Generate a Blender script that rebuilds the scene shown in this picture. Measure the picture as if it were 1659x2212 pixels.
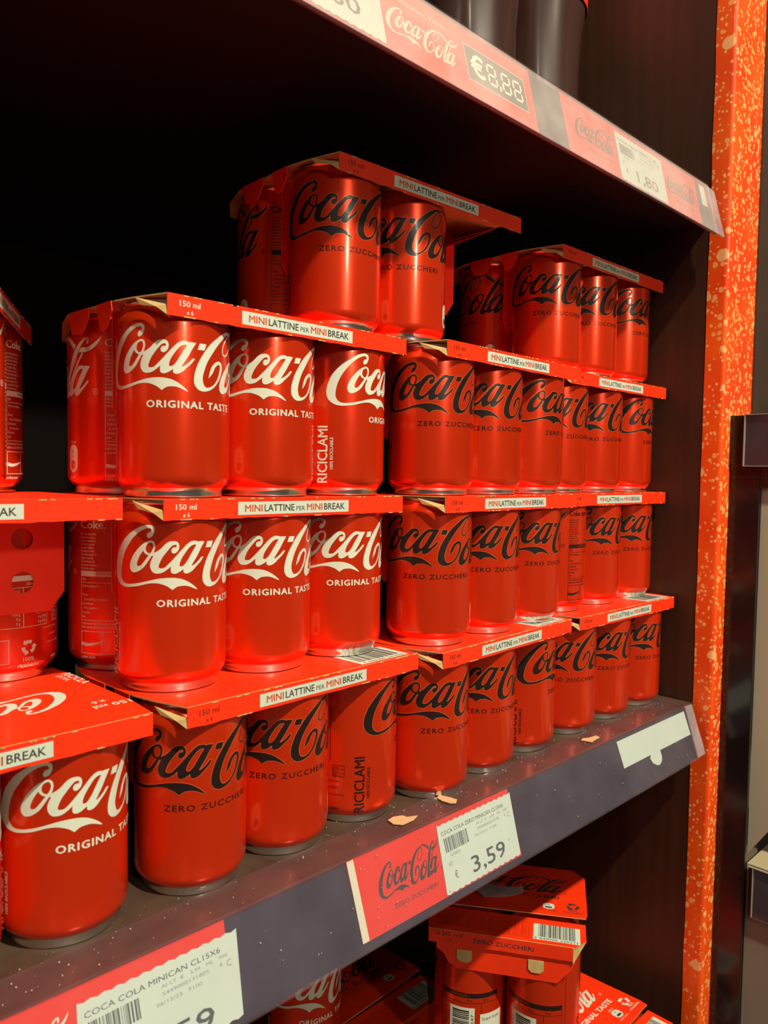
import bpy, bmesh, math, random
from mathutils import Vector, Matrix
from mathutils.geometry import tessellate_polygon

# ------------------------------------------------------------------ scene, camera, light
for o in list(bpy.data.objects): bpy.data.objects.remove(o)
S = bpy.context.scene
COL = S.collection
S.view_settings.view_transform = 'Standard'
S.view_settings.look = 'None'
S.view_settings.gamma = 1.0
S.view_settings.use_curve_mapping = False
S.view_settings.exposure = 0.0
R = math.radians

CAM_H = 0.1955
F_PX = 1681.2
def make_camera():
    yaw, pitch, roll = R(45.03), R(2.90), R(0.90)
    F = Vector((math.cos(yaw)*math.cos(pitch), math.sin(yaw)*math.cos(pitch), -math.sin(pitch)))
    Rt = Vector((math.sin(yaw), -math.cos(yaw), 0))
    U = Rt.cross(F)
    c, s = math.cos(roll), math.sin(roll)
    R2 = c*Rt + s*U; U2 = -s*Rt + c*U
    cd = bpy.data.cameras.new('camera'); co = bpy.data.objects.new('camera', cd); COL.objects.link(co)
    M = Matrix((R2, U2, -F)).transposed().to_4x4(); M.translation = Vector((0, 0, CAM_H))
    co.matrix_world = M
    cd.sensor_fit = 'HORIZONTAL'; cd.sensor_width = 36.0; cd.lens = F_PX/1659*36.0
    cd.clip_start = 0.01; cd.clip_end = 50
    cd.dof.use_dof = True; cd.dof.focus_distance = 0.47; cd.dof.aperture_fstop = 24
    S.camera = co
make_camera()

W = bpy.data.worlds.new('store'); S.world = W; W.use_nodes = True
bg = W.node_tree.nodes['Background']; bg.inputs[0].default_value = (1.0, 0.80, 0.62, 1); bg.inputs[1].default_value = 0.085

def lamp(name, loc, target, power, size, color, sizey=None, spread=180):
    ld = bpy.data.lights.new(name, 'AREA'); ld.energy = power; ld.color = color
    ld.shape = 'RECTANGLE' if sizey else 'DISK'; ld.size = size
    if sizey: ld.size_y = sizey
    ld.spread = R(spread)
    o = bpy.data.objects.new(name, ld); COL.objects.link(o); o.location = loc
    o.rotation_euler = (Vector(target)-Vector(loc)).to_track_quat('-Z', 'Y').to_euler()
    return o
TGT = (0.36, 0.32, 0.14)
def towards(az, el, d): return (TGT[0]+d*math.cos(R(el))*math.cos(R(az)), TGT[1]+d*math.cos(R(el))*math.sin(R(az)), TGT[2]+d*math.sin(R(el)))
lamp('spot_and_fill_lamp', towards(-97, 53.5, 2.5), TGT, 96, 0.05, (1.0, 0.93, 0.74))
lamp('spot_and_fill_lamp', towards(-101, 18, 4.0), TGT, 30, 0.20, (1.0, 0.86, 0.66))  # low fill lamp added to brighten the shaded upper front
lamp('spot_and_fill_lamp', towards(-134, 34, 4.0), TGT, 9, 0.07, (1.0, 0.88, 0.70))  # weak fill lamp added beside the main spot, gives streak highlights
lamp('spot_and_fill_lamp', towards(-172, 36, 3.6), TGT, 3, 0.12, (1.0, 0.88, 0.70))

# ------------------------------------------------------------------ materials
def nodes(m): m.use_nodes = True; return m.node_tree.nodes, m.node_tree.links, m.node_tree.nodes['Principled BSDF']
def mat(name, col, rough=0.5, metal=0.0, coat=0.0, spec=0.5, noise=None, bump=0.0, bscale=200, emit=None):
    m = bpy.data.materials.new(name); N, L, B = nodes(m)
    B.inputs['Base Color'].default_value = (*col, 1); B.inputs['Roughness'].default_value = rough
    B.inputs['Metallic'].default_value = metal; B.inputs['Coat Weight'].default_value = coat
    B.inputs['Coat Roughness'].default_value = 0.12
    B.inputs['Specular IOR Level'].default_value = spec
    tc = N.new('ShaderNodeTexCoord')
    if noise:
        amt, sc = noise[0], noise[1]; col2 = noise[2] if len(noise) > 2 else tuple(c*(1-amt) for c in col)
        stretch = noise[3] if len(noise) > 3 else (1, 1, 1)
        mp = N.new('ShaderNodeMapping'); mp.inputs['Scale'].default_value = stretch
        nt = N.new('ShaderNodeTexNoise'); nt.inputs['Scale'].default_value = sc; nt.inputs['Detail'].default_value = 6
        rp = N.new('ShaderNodeValToRGB'); rp.color_ramp.elements[0].position = .35; rp.color_ramp.elements[1].position = .68
        rp.color_ramp.elements[0].color = (*col, 1); rp.color_ramp.elements[1].color = (*col2, 1)
        L.new(tc.outputs['Object'], mp.inputs[0]); L.new(mp.outputs[0], nt.inputs['Vector']); L.new(nt.outputs[0], rp.inputs[0]); L.new(rp.outputs[0], B.inputs['Base Color'])
    if bump:
        nt2 = N.new('ShaderNodeTexNoise'); nt2.inputs['Scale'].default_value = bscale; bp_ = N.new('ShaderNodeBump'); bp_.inputs['Strength'].default_value = bump; bp_.inputs['Distance'].default_value = .0005
        L.new(tc.outputs['Object'], nt2.inputs['Vector']); L.new(nt2.outputs[0], bp_.inputs['Height']); L.new(bp_.outputs[0], B.inputs['Normal'])
    return m
M = {}
M['can_red'] = mat('can_red', (0.84, 0.040, 0.003), 0.27, 0.55, 0.45)
M['can_white'] = mat('can_white_ink', (0.68, 0.71, 0.57), 0.35, 0.0, 0.2)
M['can_black'] = mat('can_black_ink', (0.016, 0.006, 0.005), 0.36, 0.0, 0.12)
M['can_gold'] = mat('can_outline_ink', (0.80, 0.18, 0.05), 0.35, 0.4, 0.2)
M['alu'] = mat('aluminium', (0.72, 0.70, 0.66), 0.22, 1.0)
M['card_red'] = mat('red_card', (0.96, 0.036, 0.003), 0.42, 0, 0.15, noise=(0.12, 60), bump=.12, bscale=300)
M['kraft'] = mat('kraft_board', (0.62, 0.42, 0.16), 0.8, noise=(0.2, 150))
M['card_white'] = mat('white_print', (0.60, 0.66, 0.54), 0.5)
M['card_dark'] = mat('dark_print', (0.045, 0.035, 0.035), 0.5)
M['card_darkred'] = mat('dark_red_print', (0.20, 0.012, 0.006), 0.5)
M['card_mred'] = mat('red_print', (0.62, 0.07, 0.015), 0.5)
M['tag_paper'] = mat('tag_paper', (0.50, 0.57, 0.50), 0.6, noise=(0.05, 40))
M['tag_ink'] = mat('tag_ink', (0.06, 0.07, 0.08), 0.6)
M['tag_grey'] = mat('tag_grey_ink', (0.22, 0.23, 0.24), 0.6)
M['label_red'] = mat('label_red', (0.66, 0.030, 0.012), 0.4, noise=(0.06, 30))
M['label_cream'] = mat('label_cream', (0.60, 0.56, 0.42), 0.5)
M['lcd_grey'] = mat('lcd_grey', (0.10, 0.10, 0.09), 0.5)
M['lcd_digit'] = mat('lcd_digit', (0.75, 0.76, 0.62), 0.5)
M['rail'] = mat('rail_plastic', (0.030, 0.022, 0.038), 0.38, 0, 0.3, noise=(0.25, 25), bump=.05)
M['shelf'] = mat('shelf_laminate', (0.042, 0.019, 0.009), 0.65, noise=(0.6, 45, (0.072, 0.042, 0.022)), bump=.1)
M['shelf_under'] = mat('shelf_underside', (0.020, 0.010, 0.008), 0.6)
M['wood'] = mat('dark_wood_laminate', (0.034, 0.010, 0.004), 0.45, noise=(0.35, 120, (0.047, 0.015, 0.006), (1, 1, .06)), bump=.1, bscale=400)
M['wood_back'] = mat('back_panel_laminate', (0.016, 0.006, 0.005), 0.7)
M['black_gloss'] = mat('black_gloss', (0.012, 0.008, 0.008), 0.16, 0, 0.3, noise=(0.2, 60))
M['brown_panel'] = mat('brown_side_panel', (0.055, 0.030, 0.018), 0.5, noise=(0.3, 20))
M['cream_panel'] = mat('cream_panel', (0.42, 0.38, 0.27), 0.5)
M['beige'] = mat('beige_shelf', (0.42, 0.34, 0.20), 0.5)
M['grey_panel'] = mat('grey_panel', (0.25, 0.20, 0.15), 0.5)
M['tape'] = mat('adhesive_tape', (0.45, 0.35, 0.22), 0.3)
M['cola'] = mat('cola_liquid_bottle', (0.040, 0.016, 0.012), 0.30, 0, 0.2)
M['scrap'] = mat('torn_card', (0.62, 0.36, 0.18), 0.8)
M['dust'] = mat('dust', (0.50, 0.42, 0.30), 0.9)

def plastic(name, haze, tint=(1, 1, 1), rough=.12, hazecol=(0.9, 0.85, 0.85), fres=1.35):
    m = bpy.data.materials.new(name); m.use_nodes = True; N = m.node_tree.nodes; L = m.node_tree.links
    N.clear(); out = N.new('ShaderNodeOutputMaterial'); tr = N.new('ShaderNodeBsdfTransparent'); tr.inputs[0].default_value = (*tint, 1)
    df = N.new('ShaderNodeBsdfDiffuse'); df.inputs[0].default_value = (*hazecol, 1)
    gl = N.new('ShaderNodeBsdfGlossy'); gl.inputs['Roughness'].default_value = rough
    fr = N.new('ShaderNodeFresnel'); fr.inputs[0].default_value = fres
    m1 = N.new('ShaderNodeMixShader'); m2 = N.new('ShaderNodeMixShader')
    tc = N.new('ShaderNodeTexCoord'); nt = N.new('ShaderNodeTexNoise'); nt.inputs['Scale'].default_value = 35; nt.inputs['Detail'].default_value = 8
    mr = N.new('ShaderNodeMapRange'); mr.inputs['From Min'].default_value = .3; mr.inputs['From Max'].default_value = .8
    mr.inputs['To Min'].default_value = haze*.75; mr.inputs['To Max'].default_value = haze*1.5
    L.new(tc.outputs['Object'], nt.inputs['Vector']); L.new(nt.outputs[0], mr.inputs[0]); L.new(mr.outputs[0], m1.inputs[0])
    L.new(tr.outputs[0], m1.inputs[1]); L.new(df.outputs[0], m1.inputs[2])
    ge = N.new('ShaderNodeNewGeometry'); inv = N.new('ShaderNodeMath'); inv.operation = 'SUBTRACT'; inv.inputs[0].default_value = 1; L.new(ge.outputs['Backfacing'], inv.inputs[1])
    mu = N.new('ShaderNodeMath'); mu.operation = 'MULTIPLY'; L.new(fr.outputs[0], mu.inputs[0]); L.new(inv.outputs[0], mu.inputs[1])
    L.new(mu.outputs[0], m2.inputs[0]); L.new(m1.outputs[0], m2.inputs[1]); L.new(gl.outputs[0], m2.inputs[2]); L.new(m2.outputs[0], out.inputs[0])
    return m
M['clear_lo'] = plastic('clear_cover_lower', 0.022, hazecol=(.85, .75, .9))
M['clear_up'] = plastic('clear_cover_upper', 0.19, hazecol=(0.95, 0.82, 0.74))  # stronger diffuse haze paints in the lamp glare washing over the upper rail
M['lip'] = plastic('clear_lip_strip', 0.03, tint=(.95, .86, .88), rough=.2, hazecol=(.7, .5, .5))
M['clear_end'] = plastic('clear_rail_end', 0.22, tint=(.72, .66, .74))

def orange_mat():
    m = bpy.data.materials.new('orange_speckled_film'); N, L, B = nodes(m)
    tc = N.new('ShaderNodeTexCoord')
    B.inputs['Roughness'].default_value = .35; B.inputs['Coat Weight'].default_value = .2
    base = N.new('ShaderNodeTexNoise'); base.inputs['Scale'].default_value = 18; base.inputs['Detail'].default_value = 3
    r0 = N.new('ShaderNodeValToRGB'); r0.color_ramp.elements[0].position = .35; r0.color_ramp.elements[1].position = .7
    r0.color_ramp.elements[0].color = (0.82, 0.058, 0.004, 1); r0.color_ramp.elements[1].color = (0.92, 0.115, 0.006, 1)
    L.new(tc.outputs['Object'], base.inputs['Vector']); L.new(base.outputs[0], r0.inputs[0])
    prev = r0.outputs[0]
    for k, (sc, rad, dens, colr) in enumerate(((62, .42, .42, (0.90, 0.50, 0.20)), (170, .50, .75, (0.92, 0.42, 0.12)), (310, .50, .80, (0.95, 0.50, 0.18)))):
        mp = N.new('ShaderNodeMapping'); mp.inputs['Location'].default_value = (k*1.3, k*2.1, k*.7)
        ds = N.new('ShaderNodeTexNoise'); ds.inputs['Scale'].default_value = sc*1.3
        av = N.new('ShaderNodeMixRGB'); av.blend_type = 'ADD'; av.inputs[0].default_value = .25/sc
        vo = N.new('ShaderNodeTexVoronoi'); vo.inputs['Scale'].default_value = sc; vo.inputs['Randomness'].default_value = 1
        L.new(tc.outputs['Object'], mp.inputs[0]); L.new(mp.outputs[0], ds.inputs['Vector'])
        L.new(mp.outputs[0], av.inputs[1]); L.new(ds.outputs['Color'], av.inputs[2]); L.new(av.outputs[0], vo.inputs['Vector'])
        sx = N.new('ShaderNodeSeparateColor'); L.new(vo.outputs['Color'], sx.inputs[0])
        thr = N.new('ShaderNodeMath'); thr.operation = 'MULTIPLY'; thr.inputs[1].default_value = rad*1.0; L.new(sx.outputs[1], thr.inputs[0])
        sub = N.new('ShaderNodeMath'); sub.operation = 'SUBTRACT'; L.new(thr.outputs[0], sub.inputs[0]); L.new(vo.outputs['Distance'], sub.inputs[1])
        mr = N.new('ShaderNodeMapRange'); mr.inputs['From Min'].default_value = 0; mr.inputs['From Max'].default_value = .05; L.new(sub.outputs[0], mr.inputs[0])
        gt = N.new('ShaderNodeMath'); gt.operation = 'LESS_THAN'; gt.inputs[1].default_value = dens; L.new(sx.outputs[0], gt.inputs[0])
        mu = N.new('ShaderNodeMath'); mu.operation = 'MULTIPLY'; L.new(mr.outputs[0], mu.inputs[0]); L.new(gt.outputs[0], mu.inputs[1])
        mu2 = N.new('ShaderNodeMath'); mu2.operation = 'MULTIPLY'; mu2.inputs[1].default_value = .8; L.new(mu.outputs[0], mu2.inputs[0])
        mx = N.new('ShaderNodeMixRGB'); L.new(mu2.outputs[0], mx.inputs[0]); L.new(prev, mx.inputs[1]); mx.inputs[2].default_value = (*colr, 1)
        prev = mx.outputs[0]
    L.new(prev, B.inputs['Base Color'])
    return m
M['orange'] = orange_mat()

# ------------------------------------------------------------------ mesh helpers
def finish(name, bm, mats, parent=None, smooth=False, angle=None):
    me = bpy.data.meshes.new(name); bm.to_mesh(me); bm.free()
    for m in mats: me.materials.append(M[m] if isinstance(m, str) else m)
    if smooth:
        for p in me.polygons: p.use_smooth = True
        if angle: me.set_sharp_from_angle(angle=R(angle))
    o = bpy.data.objects.new(name, me); COL.objects.link(o)
    if parent: o.parent = parent
    return o
def empty(name, loc=(0, 0, 0), rz=0):
    o = bpy.data.objects.new(name, None); COL.objects.link(o); o.location = loc; o.rotation_euler = (0, 0, rz); o.empty_display_size = .01
    return o
def tag(o, label=None, cat=None, group=None, kind=None):
    if label: o['label'] = label
    if cat: o['category'] = cat
    if group: o['group'] = group
    if kind: o['kind'] = kind
    return o
def box(bm, x0, x1, y0, y1, z0, z1, mi=0, bev=0):
    vs = [bm.verts.new(v) for v in ((x0,y0,z0),(x1,y0,z0),(x1,y1,z0),(x0,y1,z0),(x0,y0,z1),(x1,y0,z1),(x1,y1,z1),(x0,y1,z1))]
    fs = [bm.faces.new([vs[i] for i in f]) for f in ((3,2,1,0),(4,5,6,7),(0,1,5,4),(1,2,6,5),(2,3,7,6),(3,0,4,7))]
    for f in fs: f.material_index = mi
    if bev:
        es = list({e for f in fs for e in f.edges}); r = bmesh.ops.bevel(bm, geom=es, offset=bev, segments=2, affect='EDGES', profile=.5)
        for f in r['faces']: f.material_index = mi
def slab(bm, pts, thick, fr, mi_top=0, mi_bot=1, mi_edge=1):
    """planar polygon pts (2D) in frame fr(u,v,w)->3D, extruded from w=0 (top) to w=-thick"""
    a = [bm.verts.new(fr(u, v, 0)) for u, v in pts]; b = [bm.verts.new(fr(u, v, -thick)) for u, v in pts]
    f = bm.faces.new(a); f.material_index = mi_top
    f = bm.faces.new(b[::-1]); f.material_index = mi_bot
    n = len(pts)
    for i in range(n):
        f = bm.faces.new((a[i], b[i], b[(i+1) % n], a[(i+1) % n])); f.material_index = mi_edge
def lathe(bm, prof, seg=96, mi=None, cap0=True, cap1=True):
    rings = []
    for r, z in prof:
        rings.append([bm.verts.new((r*math.cos(2*math.pi*i/seg), r*math.sin(2*math.pi*i/seg), z)) for i in range(seg)])
    for k in range(len(prof)-1):
        for i in range(seg):
            j = (i+1) % seg
            f = bm.faces.new((rings[k][i], rings[k][j], rings[k+1][j], rings[k+1][i])); f.material_index = mi[k] if mi else 0
    if cap0: bm.faces.new(rings[0][::-1])
    if cap1: bm.faces.new(rings[-1])
    return rings

# ------------------------------------------------------------------ 2D printing: text, polygons, barcodes
_tc = {}
def text_mesh(s, bold=0.0, space=1.0):
    k = (s, bold, space)
    if k in _tc: return _tc[k]
    cu = bpy.data.curves.new('t', 'FONT'); cu.body = s; cu.size = 1; cu.offset = bold; cu.space_character = space; cu.resolution_u = 2
    o = bpy.data.objects.new('t', cu); COL.objects.link(o)
    dg = bpy.context.evaluated_depsgraph_get(); e = o.evaluated_get(dg); me = e.to_mesh()
    vs = [(v.co.x, v.co.y) for v in me.vertices]; fs = [tuple(p.vertices) for p in me.polygons]
    e.to_mesh_clear(); bpy.data.objects.remove(o); bpy.data.curves.remove(cu)
    _tc[k] = (vs, fs); return _tc[k]
_cap = [None]
def caph():
    if _cap[0] is None:
        v, _ = text_mesh('H'); _cap[0] = max(y for x, y in v)
    return _cap[0]
class Print:
    def __init__(s): s.L = []
    def raw(s, vs, fs, mi, lift): s.L.append((vs, fs, mi, lift))
    def text(s, t, x, y, h, mi, lift=1, bold=0.0, w=None, xs=1.0, align='l', rot=0, space=1.0):
        vs, fs = text_mesh(t, 0.0, space)
        if not vs: return 0
        k = h/caph(); x0 = min(v[0] for v in vs); x1 = max(v[0] for v in vs)
        kx = k*xs if w is None else w/(x1-x0)
        W_ = (x1-x0)*kx; ox = {'l': 0, 'c': -W_/2, 'r': -W_}[align]
        c, sn = math.cos(R(rot)), math.sin(R(rot)); out = []
        for a, b in vs:
            a = (a-x0)*kx+ox; b = b*k; out.append((x+c*a-sn*b, y+sn*a+c*b))
        s.raw(out, fs, mi, lift)
        if bold:
            d = bold*h*1.6
            for q, (dx, dy) in enumerate(((d, 0), (-d, 0), (0, d*.7), (0, -d*.7))):
                ex, ey = c*dx-sn*dy, sn*dx+c*dy; s.raw([(a+ex, b+ey) for a, b in out], fs, mi, lift+.03*(q+1))
        return W_
    def poly(s, pts, mi, lift=1, holes=(), T=None):
        loops = [[Vector((p[0], p[1], 0)) for p in l] for l in (pts, *holes)]
        tris = tessellate_polygon(loops); allp = [p for l in loops for p in l]
        vs = [(p.x, p.y) for p in allp]
        if T: vs = [T(*v) for v in vs]
        s.raw(vs, [t for t in tris], mi, lift)
    def rect(s, x0, y0, x1, y1, mi, lift=1): s.raw([(x0,y0),(x1,y0),(x1,y1),(x0,y1)], [(0,1,2,3)], mi, lift)
    def frame(s, x0, y0, x1, y1, t, mi, lift=1):
        s.rect(x0,y0,x1,y0+t,mi,lift); s.rect(x0,y1-t,x1,y1,mi,lift); s.rect(x0,y0+t,x0+t,y1-t,mi,lift); s.rect(x1-t,y0+t,x1,y1-t,mi,lift)
    def barcode(s, x0, y0, x1, y1, mi, lift=2, seed=1, n=32):
        rd = random.Random(seed); ws = [rd.choice((1,1,2,3)) for _ in range(2*n)]; k = (x1-x0)/sum(ws); x = x0
        for i, w in enumerate(ws):
            if i % 2 == 0: s.rect(x, y0, x+w*k, y1, mi, lift)
            x += w*k
    def add(s, other, T, mimap=None, dl=0):
        for vs, fs, mi, lift in other.L: s.raw([T(*v) for v in vs], fs, mimap.get(mi, mi) if mimap else mi, lift+dl)
    def emit(s, bm, fn, base, cut=None, unit=0.00006):
        """fn(u,v,lift)->3D ; base = material index offset"""
        t = bmesh.new()
        for vs, fs, mi, lift in s.L:
            vv = [t.verts.new((a, b, lift*unit)) for a, b in vs]
            for f in fs:
                try:
                    nf = t.faces.new([vv[i] for i in f]); nf.material_index = mi
                except ValueError: pass
        for f in t.faces:
            f.normal_update()
            if f.normal.z < 0: f.normal_flip()
        if cut:
            xs = [v.co.x for v in t.verts]; a = math.floor(min(xs)/cut)*cut
            while a < max(xs):
                bmesh.ops.bisect_plane(t, geom=t.verts[:]+t.edges[:]+t.faces[:], plane_co=(a, 0, 0), plane_no=(1, 0, 0), dist=1e-7); a += cut
        mp = {}
        for v in t.verts: mp[v] = bm.verts.new(fn(v.co.x, v.co.y, v.co.z))
        for f in t.faces:
            try:
                nf = bm.faces.new([mp[v] for v in f.verts]); nf.material_index = base+f.material_index
            except ValueError: pass
        t.free()

def smooth(pts, closed=True, n=3, cusp=62):
    out = []; N = len(pts); P = [Vector(p) for p in pts]
    corner = []
    for i in range(N):
        a, b, c = P[i-1], P[i], P[(i+1) % N]; d1 = b-a; d2 = c-b
        ang = abs(math.degrees(d1.angle_signed(d2, 0))) if d1.length > 0 and d2.length > 0 else 0
        corner.append(ang > cusp)
    rng = range(N) if closed else range(N-1)
    for i in rng:
        p0, p1, p2, p3 = P[i-1] if (closed or i > 0) else P[i], P[i], P[(i+1) % N], P[(i+2) % N] if (closed or i+2 < N) else P[i+1]
        if corner[i]: p0 = p1 + (p1-p2)
        if corner[(i+1) % N]: p3 = p2 + (p2-p1)
        for k in range(n):
            t = k/n
            q = 0.5*((2*p1)+(-p0+p2)*t+(2*p0-5*p1+4*p2-p3)*t*t+(-p0+3*p1-3*p2+p3)*t**3)
            out.append((q.x, q.y))
    if not closed: out.append(tuple(P[-1]))
    return out
def stroke(pts, w):
    p = smooth(pts, closed=False, n=4); L_, R_ = [], []
    for i in range(len(p)):
        a = Vector(p[max(0, i-1)]); b = Vector(p[min(len(p)-1, i+1)]); d = (b-a).normalized(); nrm = Vector((-d.y, d.x))
        t = i/(len(p)-1); ww = (w[0]+(w[1]-w[0])*t)/2 if isinstance(w, tuple) else w/2
        L_.append(tuple(Vector(p[i])+nrm*ww)); R_.append(tuple(Vector(p[i])-nrm*ww))
    n = len(p); return L_+R_, [(i, i+1, n+i+1, n+i) for i in range(n-1)]
def offset_poly(pts, d):
    n = len(pts); ar = sum(pts[i-1][0]*pts[i][1]-pts[i][0]*pts[i-1][1] for i in range(n)); sg = 1 if ar > 0 else -1
    out = []
    for i in range(n):
        a, b, c = Vector(pts[i-1]), Vector(pts[i]), Vector(pts[(i+1) % n])
        d1 = (b-a); d2 = (c-b)
        if d1.length < 1e-9 or d2.length < 1e-9: out.append(pts[i]); continue
        n1 = Vector((d1.y, -d1.x)).normalized(); n2 = Vector((d2.y, -d2.x)).normalized(); nn = (n1+n2)
        if nn.length < .3: nn = n1
        nn.normalize(); out.append(tuple(b+nn*d*sg))
    return out

# the script lettering, millimetres on the can's skin (s = arc length, z = height on a 91 mm can)
gC1 = [(-65.7,72.5),(-64.1,73.3),(-63.1,75.0),(-62.8,76.5),(-63.1,77.7),(-64.2,78.5),(-65.5,78.7),(-67.3,78.4),(-69.5,77.8),(-72.2,76.6),(-75.2,74.7),(-78.2,72.6),(-81.0,69.8),(-83.7,66.6),(-85.5,63.3),(-86.7,60.1),(-87.1,57.0),(-86.7,54.3),(-85.6,52.4),(-83.8,50.9),(-81.7,49.9),(-79.3,49.5),(-76.7,49.5),(-73.5,49.9),(-70.6,50.4),(-68.0,51.1),(-65.5,51.7),(-63.1,51.9),(-61.1,51.8),(-59.2,51.3),(-57.2,50.5),(-55.9,49.6),(-54.8,48.7),(-53.7,49.6),(-52.4,50.3),(-50.8,50.5),(-48.8,50.5),(-46.7,49.9),(-44.9,49.1),(-43.3,48.4),(-43.5,48.9),(-45.3,50.6),(-47.7,52.3),(-50.4,53.6),(-53.1,54.2),(-55.6,54.4),(-58.5,54.3),(-61.5,53.9),(-64.1,53.3),(-66.9,52.6),(-69.9,51.9),(-73.1,51.3),(-76.2,51.0),(-78.5,51.1),(-80.1,51.8),(-81.3,53.0),(-82.0,55.1),(-81.8,57.9),(-81.1,61.0),(-79.8,64.2),(-77.9,67.4),(-75.7,70.2),(-73.5,72.7),(-71.2,74.6),(-69.5,75.7),(-68.0,76.5),(-66.6,77.0),(-65.2,77.2),(-64.3,76.8),(-64.1,76.1),(-64.5,75.6),(-65.5,75.3),(-66.2,74.4),(-66.4,73.4)]
gO = [(-65.0,71.5),(-66.9,70.7),(-69.1,69.3),(-71.4,67.1),(-73.5,64.6),(-75.0,61.8),(-75.6,59.4),(-75.3,57.8),(-74.4,56.8),(-73.1,56.5),(-71.4,56.9),(-69.5,57.9),(-67.6,59.5),(-65.9,61.8),(-64.5,64.0),(-63.4,65.6),(-62.8,67.3),(-62.5,69.0),(-62.8,70.5),(-63.6,71.3)]
gOh1 = [(-64.3,70.6),(-65.5,70.3),(-66.6,69.3),(-67.0,67.7),(-66.7,66.6),(-65.9,65.8),(-64.8,65.6),(-64.0,66.8),(-63.5,68.3),(-63.6,69.8)]
gOh2 = [(-68.2,66.8),(-69.1,65.7),(-70.4,63.6),(-71.3,61.5),(-71.5,60.2),(-71.0,59.6),(-69.9,59.7),(-68.6,60.8),(-66.9,62.9),(-65.5,64.7),(-66.9,65.2),(-67.8,66.0)]
gCA = [(-64.4,65.2),(-61.5,66.7),(-59.8,68.0),(-58.2,69.7),(-56.6,70.9),(-54.7,71.3),(-53.1,71.1),(-52.1,70.2),(-51.8,68.8),(-52.1,67.3),(-52.9,66.2),(-54.0,65.6),(-55.0,65.9),(-55.3,66.7),(-55.1,67.7),(-54.3,68.4),(-53.5,68.4),(-52.9,68.8),(-53.1,69.4),(-53.7,69.6),(-54.9,69.2),(-56.3,67.7),(-57.9,65.7),(-59.5,63.4),(-60.6,61.0),(-61.0,59.5),(-60.6,58.9),(-59.5,58.8),(-58.2,59.2),(-56.6,60.7),(-54.7,62.7),(-52.4,65.3),(-50.1,67.9),(-48.1,69.9),(-46.1,71.1),(-44.3,71.2),(-43.2,70.9),(-42.8,70.5),(-42.4,70.9),(-39.5,70.7),(-41.3,67.9),(-43.1,64.6),(-45.0,61.6),(-46.1,59.8),(-45.8,59.6),(-44.6,60.3),(-42.8,61.8),(-41.2,63.5),(-40.1,63.5),(-41.6,61.4),(-43.9,59.2),(-45.7,57.4),(-47.4,56.4),(-48.8,56.2),(-49.8,56.8),(-49.9,58.3),(-51.1,57.4),(-52.7,56.5),(-54.0,56.2),(-55.2,56.6),(-55.6,57.7),(-55.5,59.7),(-56.9,58.4),(-58.9,57.0),(-60.8,56.4),(-62.8,56.5),(-64.1,57.5),(-64.8,59.1),(-64.8,61.0),(-64.1,63.0),(-63.3,64.4),(-64.6,64.4)]
gAh = [(-44.3,69.5),(-46.1,69.1),(-47.8,67.5),(-49.5,65.2),(-50.9,62.9),(-51.6,60.9),(-51.6,59.7),(-50.9,59.5),(-49.8,60.0),(-48.1,62.1),(-46.4,65.1),(-44.8,67.7),(-43.8,69.2)]
gA = [(-55.5,59.7),(-53.8,63.0),(-52.4,65.3),(-50.1,67.9),(-48.1,69.9),(-46.1,71.1),(-44.3,71.2),(-43.2,70.9),(-42.8,70.5),(-42.4,70.9),(-39.5,70.7),(-41.3,67.9),(-43.1,64.6),(-45.0,61.6),(-46.1,59.8),(-45.8,59.6),(-44.6,60.3),(-42.8,61.8),(-41.2,63.5),(-40.1,63.5),(-41.6,61.4),(-43.9,59.2),(-45.7,57.4),(-47.4,56.4),(-48.8,56.2),(-49.8,56.8),(-49.9,58.3),(-51.1,57.4),(-52.7,56.5),(-54.0,56.2),(-55.2,56.6),(-55.6,57.7)]
gHY = [(-37.8,70.7),(-34.3,70.7),(-35.4,67.8),(-38.8,67.8)]
gC2 = [(-16.2,78.3),(-18.9,78.6),(-23.8,76.9),(-28.3,74.0),(-32.3,70.8),(-35.4,66.9),(-38.1,62.6),(-39.8,58.3),(-40.5,54.8),(-40.2,51.8),(-38.5,49.8),(-36.4,49.1),(-34.2,49.3),(-32.1,50.0),(-29.2,51.9),(-26.0,55.6),(-24.2,59.8),(-24.3,62.5),(-25.8,63.8),(-28.0,63.5),(-30.4,61.8),(-32.0,59.2),(-33.1,55.3),(-30.6,58.0),(-29.4,60.3),(-27.7,61.9),(-26.4,62.4),(-25.6,61.6),(-25.8,59.8),(-27.2,56.0),(-29.9,52.6),(-32.9,51.1),(-34.8,51.2),(-35.9,52.9),(-36.2,55.6),(-35.2,59.2),(-33.6,62.9),(-30.9,66.8),(-27.5,70.9),(-23.7,74.3),(-19.9,76.9),(-16.2,77.6)]
gLOOP = [(-18.9,78.0),(-16.3,77.9),(-15.0,76.8),(-14.8,74.5),(-16.2,71.4),(-18.6,68.4),(-21.2,67.1),(-23.0,67.6),(-23.5,69.6),(-22.3,72.6),(-19.3,75.6),(-16.5,77.8),(-13.2,79.0)]
gBAR = [(-15.4,79.0),(-13.0,79.6),(-10.6,79.4),(-7.0,77.7),(-3.0,74.7),(-4.7,72.5),(-7.6,75.4),(-11.5,78.1),(-13.5,78.6)]
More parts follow.
